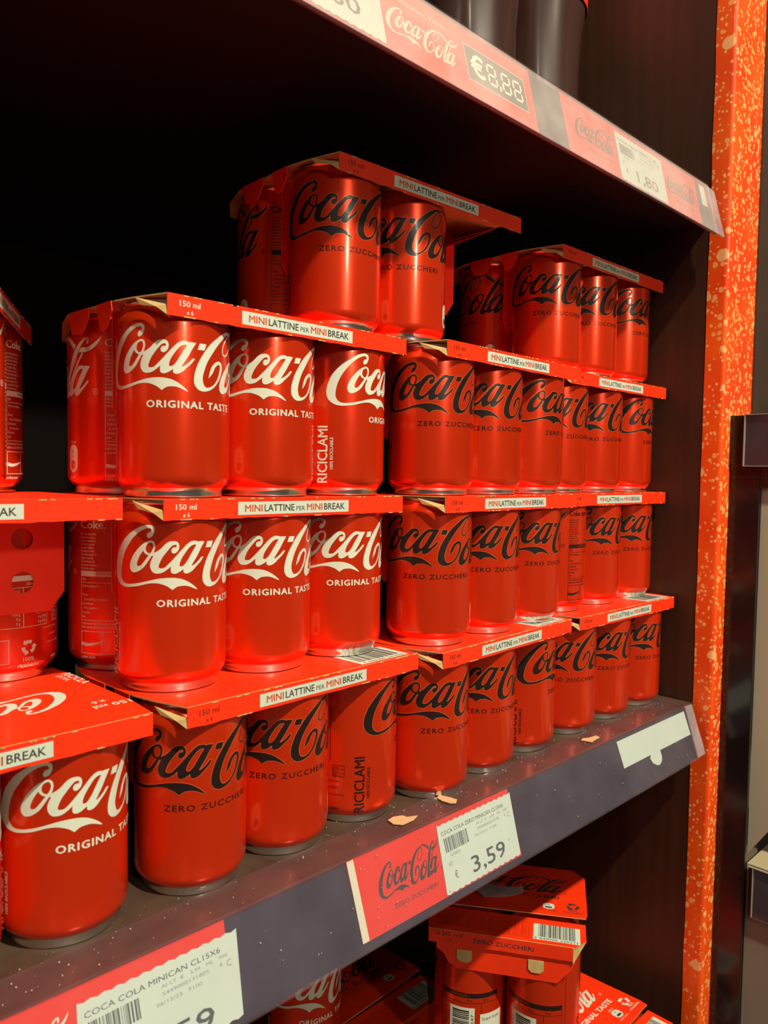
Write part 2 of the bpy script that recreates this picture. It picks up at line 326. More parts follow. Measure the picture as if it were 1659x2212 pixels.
gL = [(5.4,75.0),(5.9,77.2),(5.0,78.5),(2.8,77.9),(0.6,76.3),(-2.3,74.0),(-5.2,70.5),(-8.2,65.3),(-11.1,59.5),(-13.6,54.2),(-14.8,51.3),(-14.9,49.6),(-13.4,48.6),(-11.5,48.9),(-9.0,50.8),(-6.5,53.0),(-7.5,53.9),(-9.5,52.4),(-10.6,51.9),(-11.0,52.6),(-10.2,55.0),(-7.2,61.2),(-4.6,65.3),(-2.4,69.2),(-0.2,72.7),(2.2,75.9),(3.7,77.2),(4.5,76.8),(4.4,75.0)]
gTHIN = [(1.9,70.5),(-3.0,63.6),(-7.3,58.0),(-10.0,54.6)]
gWAVE = [(-0.9,70.9),(1.0,73.2),(3.9,73.2),(7.0,74.2),(9.9,76.3),(12.6,78.6),(10.9,75.5),(8.5,73.0),(5.5,71.3),(2.8,70.9)]
def make_logo():
    P = Print(); polys = []
    def pg(p, holes=(), T=None, cusp=62):
        if T: p = [T(*q) for q in p]; holes = [[T(*q) for q in h] for h in holes]
        polys.append((smooth(p, cusp=cusp), [smooth(h) for h in holes]))
    pg(gC1); pg(gO, [gOh1, gOh2]); pg(gCA, [gAh]); pg(gHY, cusp=30); pg(gC2)
    pg(gO, [gOh1, gOh2], T=lambda x, y: ((x+75.6)*1.10-26.1, (y-56.5)*1.07+49.0))
    pg(gBAR); pg(gL); pg(gWAVE)
    pg(gA, [gAh], T=lambda x, y: (x+45.9, y-6.8))
    for i, (p, h) in enumerate(polys):
        P.poly(p, 0, 2+.02*i, h)
    st = [stroke(gLOOP, .75), stroke(gTHIN, .9), stroke([(-11.4, 58.3), (-9.5, 60.0), (-8.2, 61.6)], .8)]
    for i, (v, f) in enumerate(st): P.raw(v, f, 0, 2.3+.02*i)
    r = stroke([(9.3+1.3*math.cos(a), 51.2+1.3*math.sin(a)) for a in [k*math.pi/5 for k in range(11)]], .25); P.raw(*r, 0, 2.4)
    P.text('R', 9.3, 50.6, 1.2, 0, 2.4, align='c')
    O = Print()
    for i, (p, h) in enumerate(polys): O.poly(offset_poly(p, .28), 1, 1+.02*i, [offset_poly(q, -.22) for q in h])
    O.raw(*stroke(gLOOP, 1.3), 1, 1.3); O.raw(*stroke(gTHIN, 1.4), 1, 1.32)
    return P, O
LOGO, LOGO_OUT = make_logo()

def recycle(P, cx, cy, r, mi, lift=2):
    for k in range(3):
        a0 = R(90+120*k-38)
        pts = []
        def q(rad, an): return (cx+rad*math.cos(an), cy+rad*math.sin(an))
        pts = [q(r, a0+R(6)), q(r*.98, a0+R(40)), q(r*1.0, a0+R(66)), q(r*1.22, a0+R(70)), q(r*.84, a0+R(98)), q(r*.38, a0+R(72)), q(r*.58, a0+R(66)), q(r*.52, a0+R(38)), q(r*.50, a0)]
        P.poly(pts, mi, lift)

def can_print(kind):
    """everything printed on a can; material 0 = ink, 1 = outline, 2 = red, 3 = dark, 4 = white"""
    P = Print()
    P.add(LOGO, lambda x, y: (x, y))
    if kind == 'zero': P.add(LOGO_OUT, lambda x, y: (x, y))
    if kind == 'orig':
        P.text('ORIGINAL TASTE', -61.8, 41.0, 3.1, 0, 2, bold=.030, w=44, space=1.15)
    else:
        P.text('ZERO ZUCCHERI', -61.8, 41.2, 2.7, 0, 2, bold=.010, w=44, space=1.2)
    P.text('RICICLAMI', -86.2, 7.2, 5.6, 0, 2, bold=.014, w=31, rot=90)
    P.text('100% RICICLABILE', -83.0, 14.6, 1.7, 0, 2, bold=.01, w=17.5, rot=90)
    # energy badge
    c = [(-6+4*math.cos(a), 14.8+4*math.sin(a)) for a in [math.pi+k*math.pi/10 for k in range(11)]]+[(-6+4*math.cos(a), 21+4*math.sin(a)) for a in [k*math.pi/10 for k in range(11)]]
    P.poly(c, 4, 1.5)
    P.poly([(-6+2.2*math.cos(k*math.pi/8), 14.8+2.2*math.sin(k*math.pi/8)) for k in range(16)], 3, 2)
    P.text('150 ml', -6, 25.6, 1.3, 0, 2, align='c'); P.text('kJ', -6, 20.6, 1.6, 3, 2, align='c'); P.text('kcal', -6, 18.4, 1.2, 3, 2, align='c')
    P.text('5% AR', -6, 8.0, 1.3, 0, 2, align='c')
    # ingredients column
    x = 14.2
    P.text('Coke.' if kind == 'orig' else 'Coke zero.', x, 73.6, 3.9, 0, 2, bold=.02, w=14 if kind == 'orig' else 22)
    lines = ['Bevanda analcolica.', 'Ingredienti: acqua,', 'anidride carbonica,', 'colorante, aromi', 'naturali, caffeina.', 'Prodotto in Italia', 'P.zza Montanelli, 30', 'oppure Servizio', 'Consumatori. Da', 'consumarsi al riparo', 'dal calore e luce.']
    for i, t in enumerate(lines): P.text(t, x, 70.2-1.75*i, 1.15, 0, 2, xs=.72)
    P.rect(x, 49.1, x+44, 52.0, 0, 2); P.text('INFORMAZIONI', x+9, 49.9, 1.3, 2, 3, xs=.85)
    P.text('PER', x+.8, 46.9, 1.3, 0, 2, xs=.8); P.text('100 ml', x+20, 46.9, 1.3, 0, 2, xs=.8); P.text('150 ml', x+32, 46.9, 1.3, 0, 2, xs=.8)
    P.frame(x, 26.4, x+44, 52.0, .25, 0, 2); P.rect(x, 45.8, x+44, 46.05, 0, 2)
    for i, (t, a, b) in enumerate((('Valore energetico', '180 kJ', '270 kJ'), ('', '42 kcal', '63 kcal'), ('Grassi', '0 g', '0 g (0%)'), (' di cui acidi grassi saturi', '0 g', '0 g (0%)'), ('Carboidrati', '10,6 g', '16 g (6%)'), (' di cui zuccheri', '10,6 g', '16 g (18%)'), ('Proteine', '0 g', '0 g (0%)'), ('Sale', '0 g', '0 g (0%)'))):
        y = 43.6-2.25*i
        if t: P.text(t, x+.8+(1 if t[0] == ' ' else 0), y, 1.3, 0, 2, xs=.74)
        if kind == 'orig': P.text(a, x+29, y, 1.3, 0, 2, xs=.8, align='r'); P.text(b, x+43, y, 1.3, 0, 2, xs=.8, align='r')
    P.rect(x+30.5, 26.4, x+30.8, 45.8, 0, 2)
    P.text('(*) Assunzioni di riferimento di un', x, 24.4, 1.25, 0, 2, xs=.72); P.text('adulto medio (8400 kJ/2000 kcal).', x, 22.5, 1.25, 0, 2, xs=.72)
    P.frame(x, 9.4, x+24, 21.0, .3, 0, 2)
    w = smooth([(x+.4, 13.6), (x+4, 13.2), (x+8, 14.0), (x+12, 15.2), (x+12, 16.0), (x+8, 15.2), (x+4, 14.8), (x+.4, 15.4)]); P.poly(w, 0, 2)
    P.rect(x+11.9, 9.4, x+12.2, 21, 0, 2); P.text('coke.com', x, 7.0, 1.5, 0, 2, bold=.01)
    recycle(P, x+33, 16.5, 3.6, 0); P.text('100%', x+33, 9.8, 1.9, 0, 2, align='c', bold=.01); P.text('riciclabile', x+33, 7.0, 1.9, 0, 2, align='c', bold=.01)
    # small company column between the table and the front
    y = 62
    P.rect(x+46.5, 36.0, x+46.75, 76, 0, 2)
    P.frame(x+48, 27, x+55, 33.5, .22, 0, 2); P.rect(x+48, 29, x+55, 29.2, 0, 2); P.rect(x+48, 31.2, x+55, 31.4, 0, 2)
    P.text('Lattina', x+48.5, 31.8, 1.1, 0, 2, xs=.75); P.text('ALU 41', x+48.5, 29.6, 1.1, 0, 2, xs=.75); P.text('Alluminio', x+48.5, 27.4, 1.1, 0, 2, xs=.75)
    P.text('The Coca-Cola Company', x+41, 24.2, 1.05, 0, 2, xs=.72)
    P.text('800 836000', x+46, 20.4, 1.05, 0, 2, xs=.72); P.text('www.coca-colaitalia.it', x+44, 16.6, 1.05, 0, 2, xs=.8); P.text('40283234', x+47, 8.6, 1.2, 0, 2, xs=.7, bold=.02)
    return P
CP = {'orig': can_print('orig'), 'zero': can_print('zero'), 'back': can_print('zero')}
P_ = CP['back']; P_.rect(22, 4, 40, 43, 4, 5)
rd_ = random.Random(5); y_ = 7.0
while y_ < 41: h_ = rd_.choice((.35, .35, .7, 1.0)); P_.rect(24, y_, 36, y_+h_, 3, 6); y_ += h_+rd_.choice((.35, .5, .8))
P_.text('5 000112 556247', 39.3, 8, 1.9, 3, 6, rot=90, w=31)
P_.rect(44, 4, 62, 39, 4, 5); P_.text('Scopri di pi\u00f9.', 45.5, 35, 1.9, 3, 6, w=15)
INK = {'back': ['can_black', 'can_gold', 'can_red', 'can_black', 'can_white'], 'orig': ['can_white', 'can_gold', 'can_red', 'can_red', 'can_white'], 'zero': ['can_black', 'can_gold', 'can_red', 'can_black', 'can_white']}

def can_meshes(kind, rad, H):
    kz = H/0.0910; kr = rad/0.0265
    bm = bmesh.new()
    prof = [(.0236,.0042),(.0247,.0054),(.02585,.0070),(.0264,.0088),(.0265,.0105),(.0265,.079),(.0264,.0805),(.0259,.0822),(.0250,.0842),(.0240,.0862),(.0234,.0872),(.0234,.0877)]
    lathe(bm, [(r*kr, z*kz) for r, z in prof], 128)
    def fn(s, z, l):
        th = s/26.5; rr = rad+l; return (rr*math.cos(th), rr*math.sin(th), z/1000*kz)
    CP[kind].emit(bm, fn, 1, cut=2.2)
    body = finish('can_body', bm, ['can_red']+INK[kind], None, True, 40)
    bm = bmesh.new()
    lathe(bm, [(.0120,.0030),(.0180,.0014),(.0212,.0006),(.0222,.0000),(.0230,.0004),(.0232,.0014),(.0230,.0026),(.0233,.0036),(.0240,.0046)] if kr == 1 else [(r*kr, z*kz) for r, z in [(.0120,.0030),(.0180,.0014),(.0212,.0006),(.0222,.0000),(.0230,.0004),(.0232,.0014),(.0230,.0026),(.0233,.0036),(.0240,.0046)]], 96, cap1=False)
    base = finish('base_rim', bm, ['alu'], None, True, 50)
    bm = bmesh.new()
    pr = [(.0234,.0874),(.0243,.0880),(.0246,.0889),(.0244,.0897),(.0238,.0899),(.0232,.0896),(.0228,.0880),(.0222,.0862),(.0205,.0858),(.0198,.0868),(.0100,.0870)]
    lathe(bm, [(r*kr, z*kz) for r, z in pr], 96, cap0=False)
    box(bm, -.004*kr, .006*kr, -.004*kr, .004*kr, .0871*kz, .0879*kz)
    lid = finish('can_lid', bm, ['alu'], None, True, 40)
    return body, base, lid
PROTO = {}
def place_can(kind, size, x, y, z, rot, label, group, name='soda_can'):
    k = (kind, size)
    if k not in PROTO: PROTO[k] = list(can_meshes(kind, *SIZES[size])); first = True
    else: first = False
    root = empty(name, (x, y, z), R(rot)); tag(root, label, 'can', group)
    for p in PROTO[k]:
        c = p if first else p.copy()
        if not first: COL.objects.link(c)
        c.parent = root
    return root
HL = 0.0911
SIZES = {'mini': (0.0265, HL), 'tall': (0.0285, 0.1150)}
SP = 0.0538

# ------------------------------------------------------------------ cardboard multipack carriers
def mini_print_front(kind):
    P = Print(); ink = 0 if kind == 'orig' else 2
    P.text('150 ml', -8.2, -5.0, 2.5, ink, 2, bold=.02 if kind == 'orig' else 0, w=10.5, align='c'); P.text('x 6', -8.2, -8.4, 1.9, ink, 2, bold=.015 if kind == 'orig' else 0, align='c')
    P.rect(20, -8.2, 91.7, -1.9, 0, 1)
    x = 24.0
    for t, mi, w, h, b in (('MINI', 3, 10.3, 3.3, .02), ('LATTINE', 1, 18.6, 3.3, .012), ('PER', 1, 5.6, 2.2, 0), ('MINI', 3, 10.3, 3.3, .02), ('BREAK', 1, 14.6, 3.3, .012)):
        P.text(t, x, -6.7, h, mi, 2, bold=b, w=w); x += w+1.35
    return P
def mini_print_top(kind):
    P = Print(); ink = 0 if kind == 'orig' else 2
    if kind == 'orig':
        P.add(LOGO, lambda x, y: (119-(x+87), 4+(79-y)*.98), {0: ink})
        P.text('150 ml', 136.5, -2.5, 4.2, ink, 2, rot=180, bold=.02, w=17); P.text('x 6', 128, 4.0, 3.4, ink, 2, rot=180, bold=.02)
        P.text('RICICLA', 133, 60, 4.2, ink, 2, rot=-90, bold=.02, w=24); P.text('EXTRA', 129, 58, 3.0, ink, 2, rot=-90, w=12)
    else:
        P.rect(91, -25.5, 129, -1, 0, 1); P.barcode(94, -21, 126, 0, 1, 2, 5, 30); P.text('5 449000 241078', 94, -24.6, 2.2, 1, 2, w=32)
        rd = random.Random(3)
        for r in range(9):
            t = 'Bevanda analcolica. Ingredienti: acqua, anidride carbonica, colorante E 150d, acidificanti, edulcoranti, aromi naturali.'
            k = rd.randint(0, 30); P.text(t[k:k+78], 2, -5-2.3*r, 1.0, 2, 2, xs=.8)
    return P
CARTON_INK = ['card_white', 'card_dark', 'card_darkred', 'card_mred']
def jag(x0, x1, z, amp, n, rd): return [(x0+(x1-x0)*i/n, z+rd.uniform(-amp, amp)) for i in range(n+1)]
def build_carton(kind, seed=1, printed_top=True, endflap=False, w=2*SP, d=SP, nm='multipack_carton'):
    rd = random.Random(seed)
    root = empty(nm)
    mats = ['card_red', 'kraft']+CARTON_INK
    bm = bmesh.new(); T = .0006
    pts = [(-.0195,-.0273),(w+.0269,-.0273),(w+.0292,-.0060),(w+.0292,d+.0060),(w+.0269,d+.0273),(-.0195,d+.0273),(-.0264,d+.0060),(-.0272,d-.006),(-.0272,.006),(-.0250,-.0070)]
    slab(bm, pts, T, lambda u, v, q: (u, v, q))
    if printed_top: mini_print_top(kind).emit(bm, lambda u, v, l: (u/1000, v/1000, l), 2)
    finish('top_panel', bm, mats, root)
    # front flap with torn lower edge, its corner gusset folded back in bare board
    bm = bmesh.new()
    fpts = [(-.0195, 0), *[(u, z) for u, z in jag(-.0195, w+.0269, -.0097, .00025, 34, rd)], (w+.0269, 0)]
    slab(bm, fpts, T, lambda u, v, q: (u, -.0273-T-q-T+T, v))
    mini_print_front(kind).emit(bm, lambda u, v, l: (u/1000, -.0279-l, v/1000), 2)
    for q in range(26):
        u = rd.uniform(-.018, w+.025); ln = rd.uniform(.0008, .0035)
        zz = -.00035 if q % 3 else -.0096
        box(bm, u, u+ln, -.02805, -.0276, zz-.0002, zz+.0003, 1)
    fl = finish('front_flap', bm, mats, root)
    bm = bmesh.new()
    def tri(a, b, c):
        n = (Vector(b)-Vector(a)).cross(Vector(c)-Vector(a)).normalized()*.0004
        A = [bm.verts.new(Vector(p)+n) for p in (a, b, c)]; B = [bm.verts.new(Vector(p)-n) for p in (a, b, c)]
        bm.faces.new(A); bm.faces.new(B[::-1])
        for i in range(3): bm.faces.new((A[i], B[i], B[(i+1) % 3], A[(i+1) % 3]))
    tri((-.0193,-.0273,-.0050), (-.0193,-.0273,-.0096), (-.0222,-.0235,-.0062)); tri((-.0193,-.0273,-.0050), (-.0222,-.0235,-.0062), (-.0262,-.0120,-.0012)); tri((-.0222,-.0235,-.0062), (-.0250,-.0150,-.0048), (-.0262,-.0120,-.0012))
    bmesh.ops.remove_doubles(bm, verts=bm.verts[:], dist=.0009)
    finish('corner_gusset', bm, ['kraft'], fl)
    bm = bmesh.new(); tri((w+.0267,-.0273,-.0006), (w+.0267,-.0273,-.0090), (w+.0288,-.0185,-.0012))
    finish('corner_gusset', bm, ['kraft'], fl)
    bm = bmesh.new()
    slab(bm, [(-.0195, 0), *jag(-.0195, w+.0269, -.0097, .0003, 20, rd), (w+.0269, 0)], T, lambda u, v, q: (u, d+.0273+T+q, v))
    finish('back_flap', bm, ['card_red', 'kraft'], root)
    # centre divider hanging between the two rows, with two pairs of finger holes
    bm = bmesh.new(); v0 = d/2
    x0, x1 = -.0180, w+.0215
    outer = [(x0, -.001), (x0, -.048), (x0+.006, -.0565), (x1-.007, -.0575), (x1, -.048), (x1, -.001)]
    holes = [[(cx+.0052*math.cos(k*math.pi/8), cz+.0052*math.sin(k*math.pi/8)) for k in range(16)] for cx, cz in ((w+.0016, -.0212), (w+.0016, -.0423), (-.0020, -.0212), (-.0020, -.0423))]
    loops = [[Vector((a, b, 0)) for a, b in l] for l in (outer, *holes)]
    tr = tessellate_polygon(loops); flat = [p for l in loops for p in l]
    t2 = .00035
    A = [bm.verts.new((p.x, v0-t2, p.y)) for p in flat]; B = [bm.verts.new((p.x, v0+t2, p.y)) for p in flat]
    for a, b, c in tr:
        f = bm.faces.new((A[a], A[b], A[c])); bm.faces.new((B[c], B[b], B[a]))
    k0 = 0
    for l in loops:
        n = len(l)
        for i in range(n):
            f = bm.faces.new((A[k0+i], B[k0+i], B[k0+(i+1) % n], A[k0+(i+1) % n])); f.material_index = 1
        k0 += n
    bmesh.ops.recalc_face_normals(bm, faces=bm.faces[:])
    finish('divider_panel', bm, ['card_red', 'kraft'], root)
    for v1, v2, hh in ((.0085, .0225, .0135), (.0325, .0535, .0120)):
        bm = bmesh.new()
        slab(bm, [(v1, 0), (v1-.001, -hh*.35), (v1+.004, -hh*.85), (v1+.008, -hh), (v2-.003, -hh*.9), (v2, -hh*.3), (v2, 0)], .0004, lambda u, v, q: (-.0272-.0006-q, u, v))
        finish('side_flap', bm, ['card_red', 'card_red'], root)
    if endflap:
        bm = bmesh.new()
        slab(bm, [(-.004, 0), (.000, .034), (.012, .040), (.040, .040), (.050, .034), (.054, 0)], .0005, lambda u, v, q: (w+.0288-v*.93, u, -.0008-v*.45+q))
        finish('end_flap', bm, ['card_red', 'card_red'], root)
    return root
CPROTO = {}
def place_carton(kind, key, x, y, z, yaw, label, **kw):
    k = (kind, key)
    if k not in CPROTO:
        root = build_carton(kind, seed=len(CPROTO)+1, **kw); CPROTO[k] = root
    else:
        src = CPROTO[k]; root = src.copy(); COL.objects.link(root)
        for ch in list(src.children):
            c = ch.copy(); COL.objects.link(c); c.parent = root
            for g in list(ch.children):
                d2 = g.copy(); COL.objects.link(d2); d2.parent = c
    root.location = (x, y, z); root.rotation_euler = (0, 0, R(yaw)); tag(root, label, 'carton', 'cardboard carriers of the mini can multipacks')
    return root

# ------------------------------------------------------------------ the shelf bay
WX = 0.664
bm = bmesh.new(); box(bm, WX, .70, .281, .80, -.62, 1.2)
tag(finish('wall_right', bm, ['wood']), kind='structure')
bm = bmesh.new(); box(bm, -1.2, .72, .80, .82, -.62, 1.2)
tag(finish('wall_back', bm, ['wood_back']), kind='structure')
bm = bmesh.new(); box(bm, -1.2, -1.16, .281, .80, -.62, 1.2)
tag(finish('wall_left', bm, ['wood']), kind='structure')
# orange film wrapped round the panel's front edge
bm = bmesh.new(); rd = random.Random(8)
n = 60; z0, z1 = -.62, 1.2
prevs = None
for i in range(n+1):
    z = z0+(z1-z0)*i/n; e = .281+rd.uniform(-.0004, .0004)
    ring = [(WX-.0004, e, z), (WX-.0006, .2675, z), (WX-.0003, .2652, z), (WX+.0015, .2640, z), (WX+.004, .2638, z), (.7240, .2638, z), (.7240, .2646, z), (WX+.003, .2646, z), (WX, .2665, z), (WX, e, z)]
    vs = [bm.verts.new(p) for p in ring]
    if prevs:
        for a in range(len(vs)): 
            b = (a+1) % len(vs); bm.faces.new((prevs[a], prevs[b], vs[b], vs[a]))
    prevs = vs
bmesh.ops.recalc_face_normals(bm, faces=bm.faces[:])
tag(finish('trim_1', bm, ['orange'], None, True, 50), kind='structure')
bm = bmesh.new(); box(bm, WX+.0005, .7235, .2648, .281, -.62, 1.2)
tag(finish('trim_2', bm, ['wood']), kind='structure')
bm = bmesh.new(); box(bm, .7240, 1.2, .262, .80, -.62, 1.2)
tag(finish('wall_beyond', bm, ['brown_panel']), kind='structure')

def shelf(zt, label, thick=.022, y0=.2808, lip=True):
    root = empty('shelf', (0, 0, 0)); tag(root, label, 'shelf', 'shelves of the bay')
    bm = bmesh.new(); box(bm, -1.15, .6628, y0, .795, zt-thick, zt)
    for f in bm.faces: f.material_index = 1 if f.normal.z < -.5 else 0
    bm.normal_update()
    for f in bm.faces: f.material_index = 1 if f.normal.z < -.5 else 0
    finish('shelf_board', bm, ['shelf', 'shelf_under'], root)
    if lip:
        bm = bmesh.new(); box(bm, -1.15, .6560, y0-.0005, .3035, zt+.0001, zt+.0010, bev=.0003)
        finish('clear_lip_strip', bm, ['lip'], root)
    return root
sh_mid = shelf(0, 'brown laminate shelf carrying the tall stacks of mini cans')
sh_top = shelf(.432, 'dark shelf above the can stacks, holding big bottles', lip=False)
sh_low = shelf(-.385, 'lowest dark shelf under the price rail, with larger cans', lip=False)

def rail(parent, top, bot, x0, x1, cover, frontlift=.0012):
    (ya, za), (yb, zb) = top, bot
    L_ = math.hypot(yb-ya, zb-za); dn = Vector((0, (yb-ya)/L_, (zb-za)/L_)); nr = Vector((0, dn.z, -dn.y))
    if nr.y > 0: nr = -nr
    def fr(u, v, q): # u along x (m), v down the face (m), q outwards
        return Vector((u, ya, za))+dn*v+nr*q
    bm = bmesh.new(); slab(bm, [(x0, 0), (x1-.013, 0), (x1-.016, L_), (x0, L_)], .0015, fr, 0, 0, 0)
    bmesh.ops.recalc_face_normals(bm, faces=bm.faces[:])
    parent = finish('price_rail', bm, ['rail'], parent)
    bm = bmesh.new(); e = .0016
    slab(bm, [(x0, -.001), (x1-.0135, -.001), (x1-.0165, L_+.0005), (x0, L_+.0005)], .0004, lambda u, v, q: fr(u, v, q+e), 0, 0, 0)
    bmesh.ops.recalc_face_normals(bm, faces=bm.faces[:]); finish('clear_cover', bm, [cover], parent); bm = bmesh.new()
    slab(bm, [(x0, L_+.0001), (x1-.0165, L_+.0001), (x1-.0165, L_+.0010), (x0, L_+.0010)], .0016, lambda u, v, q: fr(u, v, q+e), 0, 0, 0)
    bmesh.ops.recalc_face_normals(bm, faces=bm.faces[:]); finish('rail_bead', bm, ['lip'], parent); bm = bmesh.new()
    slab(bm, [(x0, -.0022), (x1-.0135, -.0022), (x1-.0135, -.001), (x0, -.001)], .0016, lambda u, v, q: fr(u, v, q+e), 0, 0, 0)
    bmesh.ops.recalc_face_normals(bm, faces=bm.faces[:])
    finish('rail_bead', bm, ['lip'], parent)
    bm = bmesh.new()
    rdd = random.Random(4); edge = [(x1-.0003*i+rdd.uniform(-.0006, .0006), L_*i/8) for i in range(9)]
    slab(bm, [(x1-.0133, -.001), *edge, (x1-.0163, L_)], .0008, lambda u, v, q: fr(u, v, q+.0012), 0, 0, 0)
    bmesh.ops.recalc_face_normals(bm, faces=bm.faces[:])
    finish('clear_rail_end', bm, ['clear_end'], parent)
    return fr, L_
fr_lo, L_lo = rail(sh_mid, (.2795, .0002), (.2655, -.0388), -1.15, .6565, 'clear_lo')
fr_up, L_up = rail(sh_top, (.2765, .4325), (.2658, .3925), -1.15, .6570, 'clear_up')

LMATS = ['label_red', 'label_cream', 'card_dark', 'tag_paper', 'tag_ink', 'tag_grey', 'lcd_grey', 'lcd_digit']
def flat_item(name, fr, pts, q0, base_mi, P, label, cat, group=None):
    """card lying in the rail: pts in mm (x, down); P printed in (x, -down)"""
    bm = bmesh.new()
    slab(bm, [(a/1000, b/1000) for a, b in pts], .00015, lambda u, v, q: fr(u, v, q+q0), base_mi, base_mi, base_mi)
    bmesh.ops.recalc_face_normals(bm, faces=bm.faces[:])
    if P: P.emit(bm, lambda u, v, l: fr(u/1000, -v/1000, q0+l), 0, unit=.00003)
    o = finish(name, bm, LMATS); tag(o, label, cat, group); return o
def logo_fit(P, x0, x1, ybase, mi, aspect=1.0):
    k = (x1-x0)/99.7; P.add(LOGO, lambda x, y: (x0+(x+87.1)*k, ybase+(y-48.4)*k*aspect), {0: mi})
    return k
# lower rail: black-script label
P = Print(); P.rect(256.4, -37.8, 260.8, .8, 1, 1); logo_fit(P, 273, 322, -24.5, 2, 1.12); P.text('ZERO ZUCCHERI', 281, -30.5, 2.0, 2, 2, w=34)
flat_item('shelf_label', fr_lo, [(256, -1.0), (390.5, -.6), (389, 38.6), (257, 38.0)], .0004, 0, P, 'red shelf label with black script lettering behind the 3,59 price tag', 'label')
def zigzag(x0, x1, y, n, a): return [(x0+(x1-x0)*i/n, y+(a if i % 2 else -a)) for i in range(n+1)]
def price_tag(x0, x1, y0, y1, name, price, seed, skew=3.5, c=True, code='5449000241078', lift=.0008, fr=fr_lo, label='', small=False):
    P = Print(); w = x1-x0; k = w/69.0
    X = lambda a: x0+a*k
    T = lambda s_, a, b, h, mi=4, **kw: P.text(s_, X(a), -(y0+b), h, mi, 2, **kw)
    T(name, 3, 5.8, 2.1, w=57*k)
    P.barcode(X(4), -(y0+15), X(24), -(y0+7.5), 4, 2, seed, 24)
    T('AI LT  €   3,99   ML   900', 33, 8.4, 1.3, 5, w=30*k); T(code+'     4', 33, 11.2, 1.4, 5, w=27*k); T('06/12/23   F100', 30, 14.2, 1.3, 5, w=20*k)
    T('16728032', 7, 17.8, 1.5, 5); T('47', 4, 22.4, 2.2, 5); T('€', 7, 29.5, 3.6, 4, xs=.8)
    T(price, 22, 31.5, 8.3, 4, w=31*k, bold=.008)
    if c: T('C', 62, 12.5, 2.6, 5)
    top = zigzag(x0+1, x1, y0, 26, .35); bot = zigzag(x1-skew, x0-skew+1, y1, 26, .35)
    return flat_item('price_tag', fr, top+bot, lift, 3, P, label, 'price tag', 'white price tags in the rails')
price_tag(322, 391.5, 2.2, 37.6, 'COCA COLA ZERO MINICAN CL15X6', '3,59', 11, label='white 3,59 price tag in the lower rail, overlapping the black-script label')
# lower rail: left label and tag
P = Print(); logo_fit(P, 62, 116, -24, 1, 1.1)
flat_item('shelf_label', fr_lo, [(50, -1.2), (184.5, -.6), (182.5, 38.4), (50, 38.2)], .0004, 0, P, 'red shelf label at the bottom left corner, mostly under a price tag', 'label')
price_tag(118, 189.5, 5.2, 38.4, 'COCA COLA MINICAN CL15X6', '3,59', 12, label='white 3,59 price tag at the bottom left, nearest the camera', code='5449000131805')
# blank white sticker at the far right of the lower rail
flat_item('blank_sticker', fr_lo, [(526, 2.0), (640, 2.6), (640, 22.0), (526.5, 21.6)], .0004, 3, None, 'blank white sticker behind the clear rail near the orange post', 'sticker')
bm = bmesh.new()
slab(bm, smooth([(.570, .0215), (.584, .0215), (.5835, .028), (.577, .0315), (.569, .0285), (.566, .024)]), .0002, lambda u, v, q: fr_lo(u, v, q+.0005), 0, 0, 0); bmesh.ops.recalc_face_normals(bm, faces=bm.faces[:])
tag(finish('glue_patch', bm, ['tag_paper']), 'cream smudge just below the blank white sticker', 'smudge')
# upper rail
P = Print()
P.text('ORIGINAL TASTE', 276, -8.9, 2.1, 1, 2, w=37); k = logo_fit(P, 265.5, 321, -29.5, 1, 1.0)
P.rect(327, -30, 381, -9, 6, 1); P.frame(326.6, -30.4, 381.4, -8.6, .5, 1, 2)
P.text('€', 331, -25.6, 12, 7, 2, bold=.03, w=11)
def seg8(P, x, y, w, h, mi):
    t = w*.17
    for yy in (y, y+h/2-t/2, y+h-t): P.rect(x+t, yy, x+w-t, yy+t, mi, 2)
    for xx in (x, x+w-t):
        P.rect(xx, y+t, xx+t, y+h/2-t*.6, mi, 2); P.rect(xx, y+h/2+t*.6, xx+t, y+h-t, mi, 2)
seg8(P, 345, -26, 8.5, 13, 7); P.rect(355.0, -26.5, 356.6, -23.5, 7, 2); seg8(P, 358, -26, 8.5, 13, 7); seg8(P, 369, -26, 8.5, 13, 7)
flat_item('shelf_label', fr_up, [(200, -.6), (389.5, -.4), (388, 40.4), (200, 40.4)], .0004, 0, P, 'pinkish red upper rail label with white script and grey price display', 'label')
price_tag(196, 263.5, .5, 39, 'COCA COLA', '1,60', 13, label='white price tag cut off by the top edge of the photo', fr=fr_up, c=True, skew=1)
P = Print(); logo_fit(P, 434, 485, -26, 2, 1.05); P.text('ZERO ZUCCHERI', 446, -31.5, 1.6, 2, 2, w=32)
logo_fit(P, 561, 611, -27, 2, 1.05); P.text('ZERO ZUCCHERI', 572, -32.5, 1.6, 2, 2, w=32)
flat_item('shelf_label', fr_up, [(422.5, -.4), (619, -.4), (614, 40.4), (421.3, 40.4)], .0004, 0, P, 'pinkish red upper rail label with black script, near the orange post', 'label')
price_tag(488, 558, 3.4, 39.5, 'COCA COLA ZERO CL45', '1,80', 14, label='white 1,80 price tag in the upper rail', fr=fr_up, c=False)
flat_item('blank_sticker', fr_up, [(626, 2), (636, 2), (635, 20), (625, 20)], .0004, 3, None, 'small blank white sticker at the right tip of the upper rail', 'sticker')

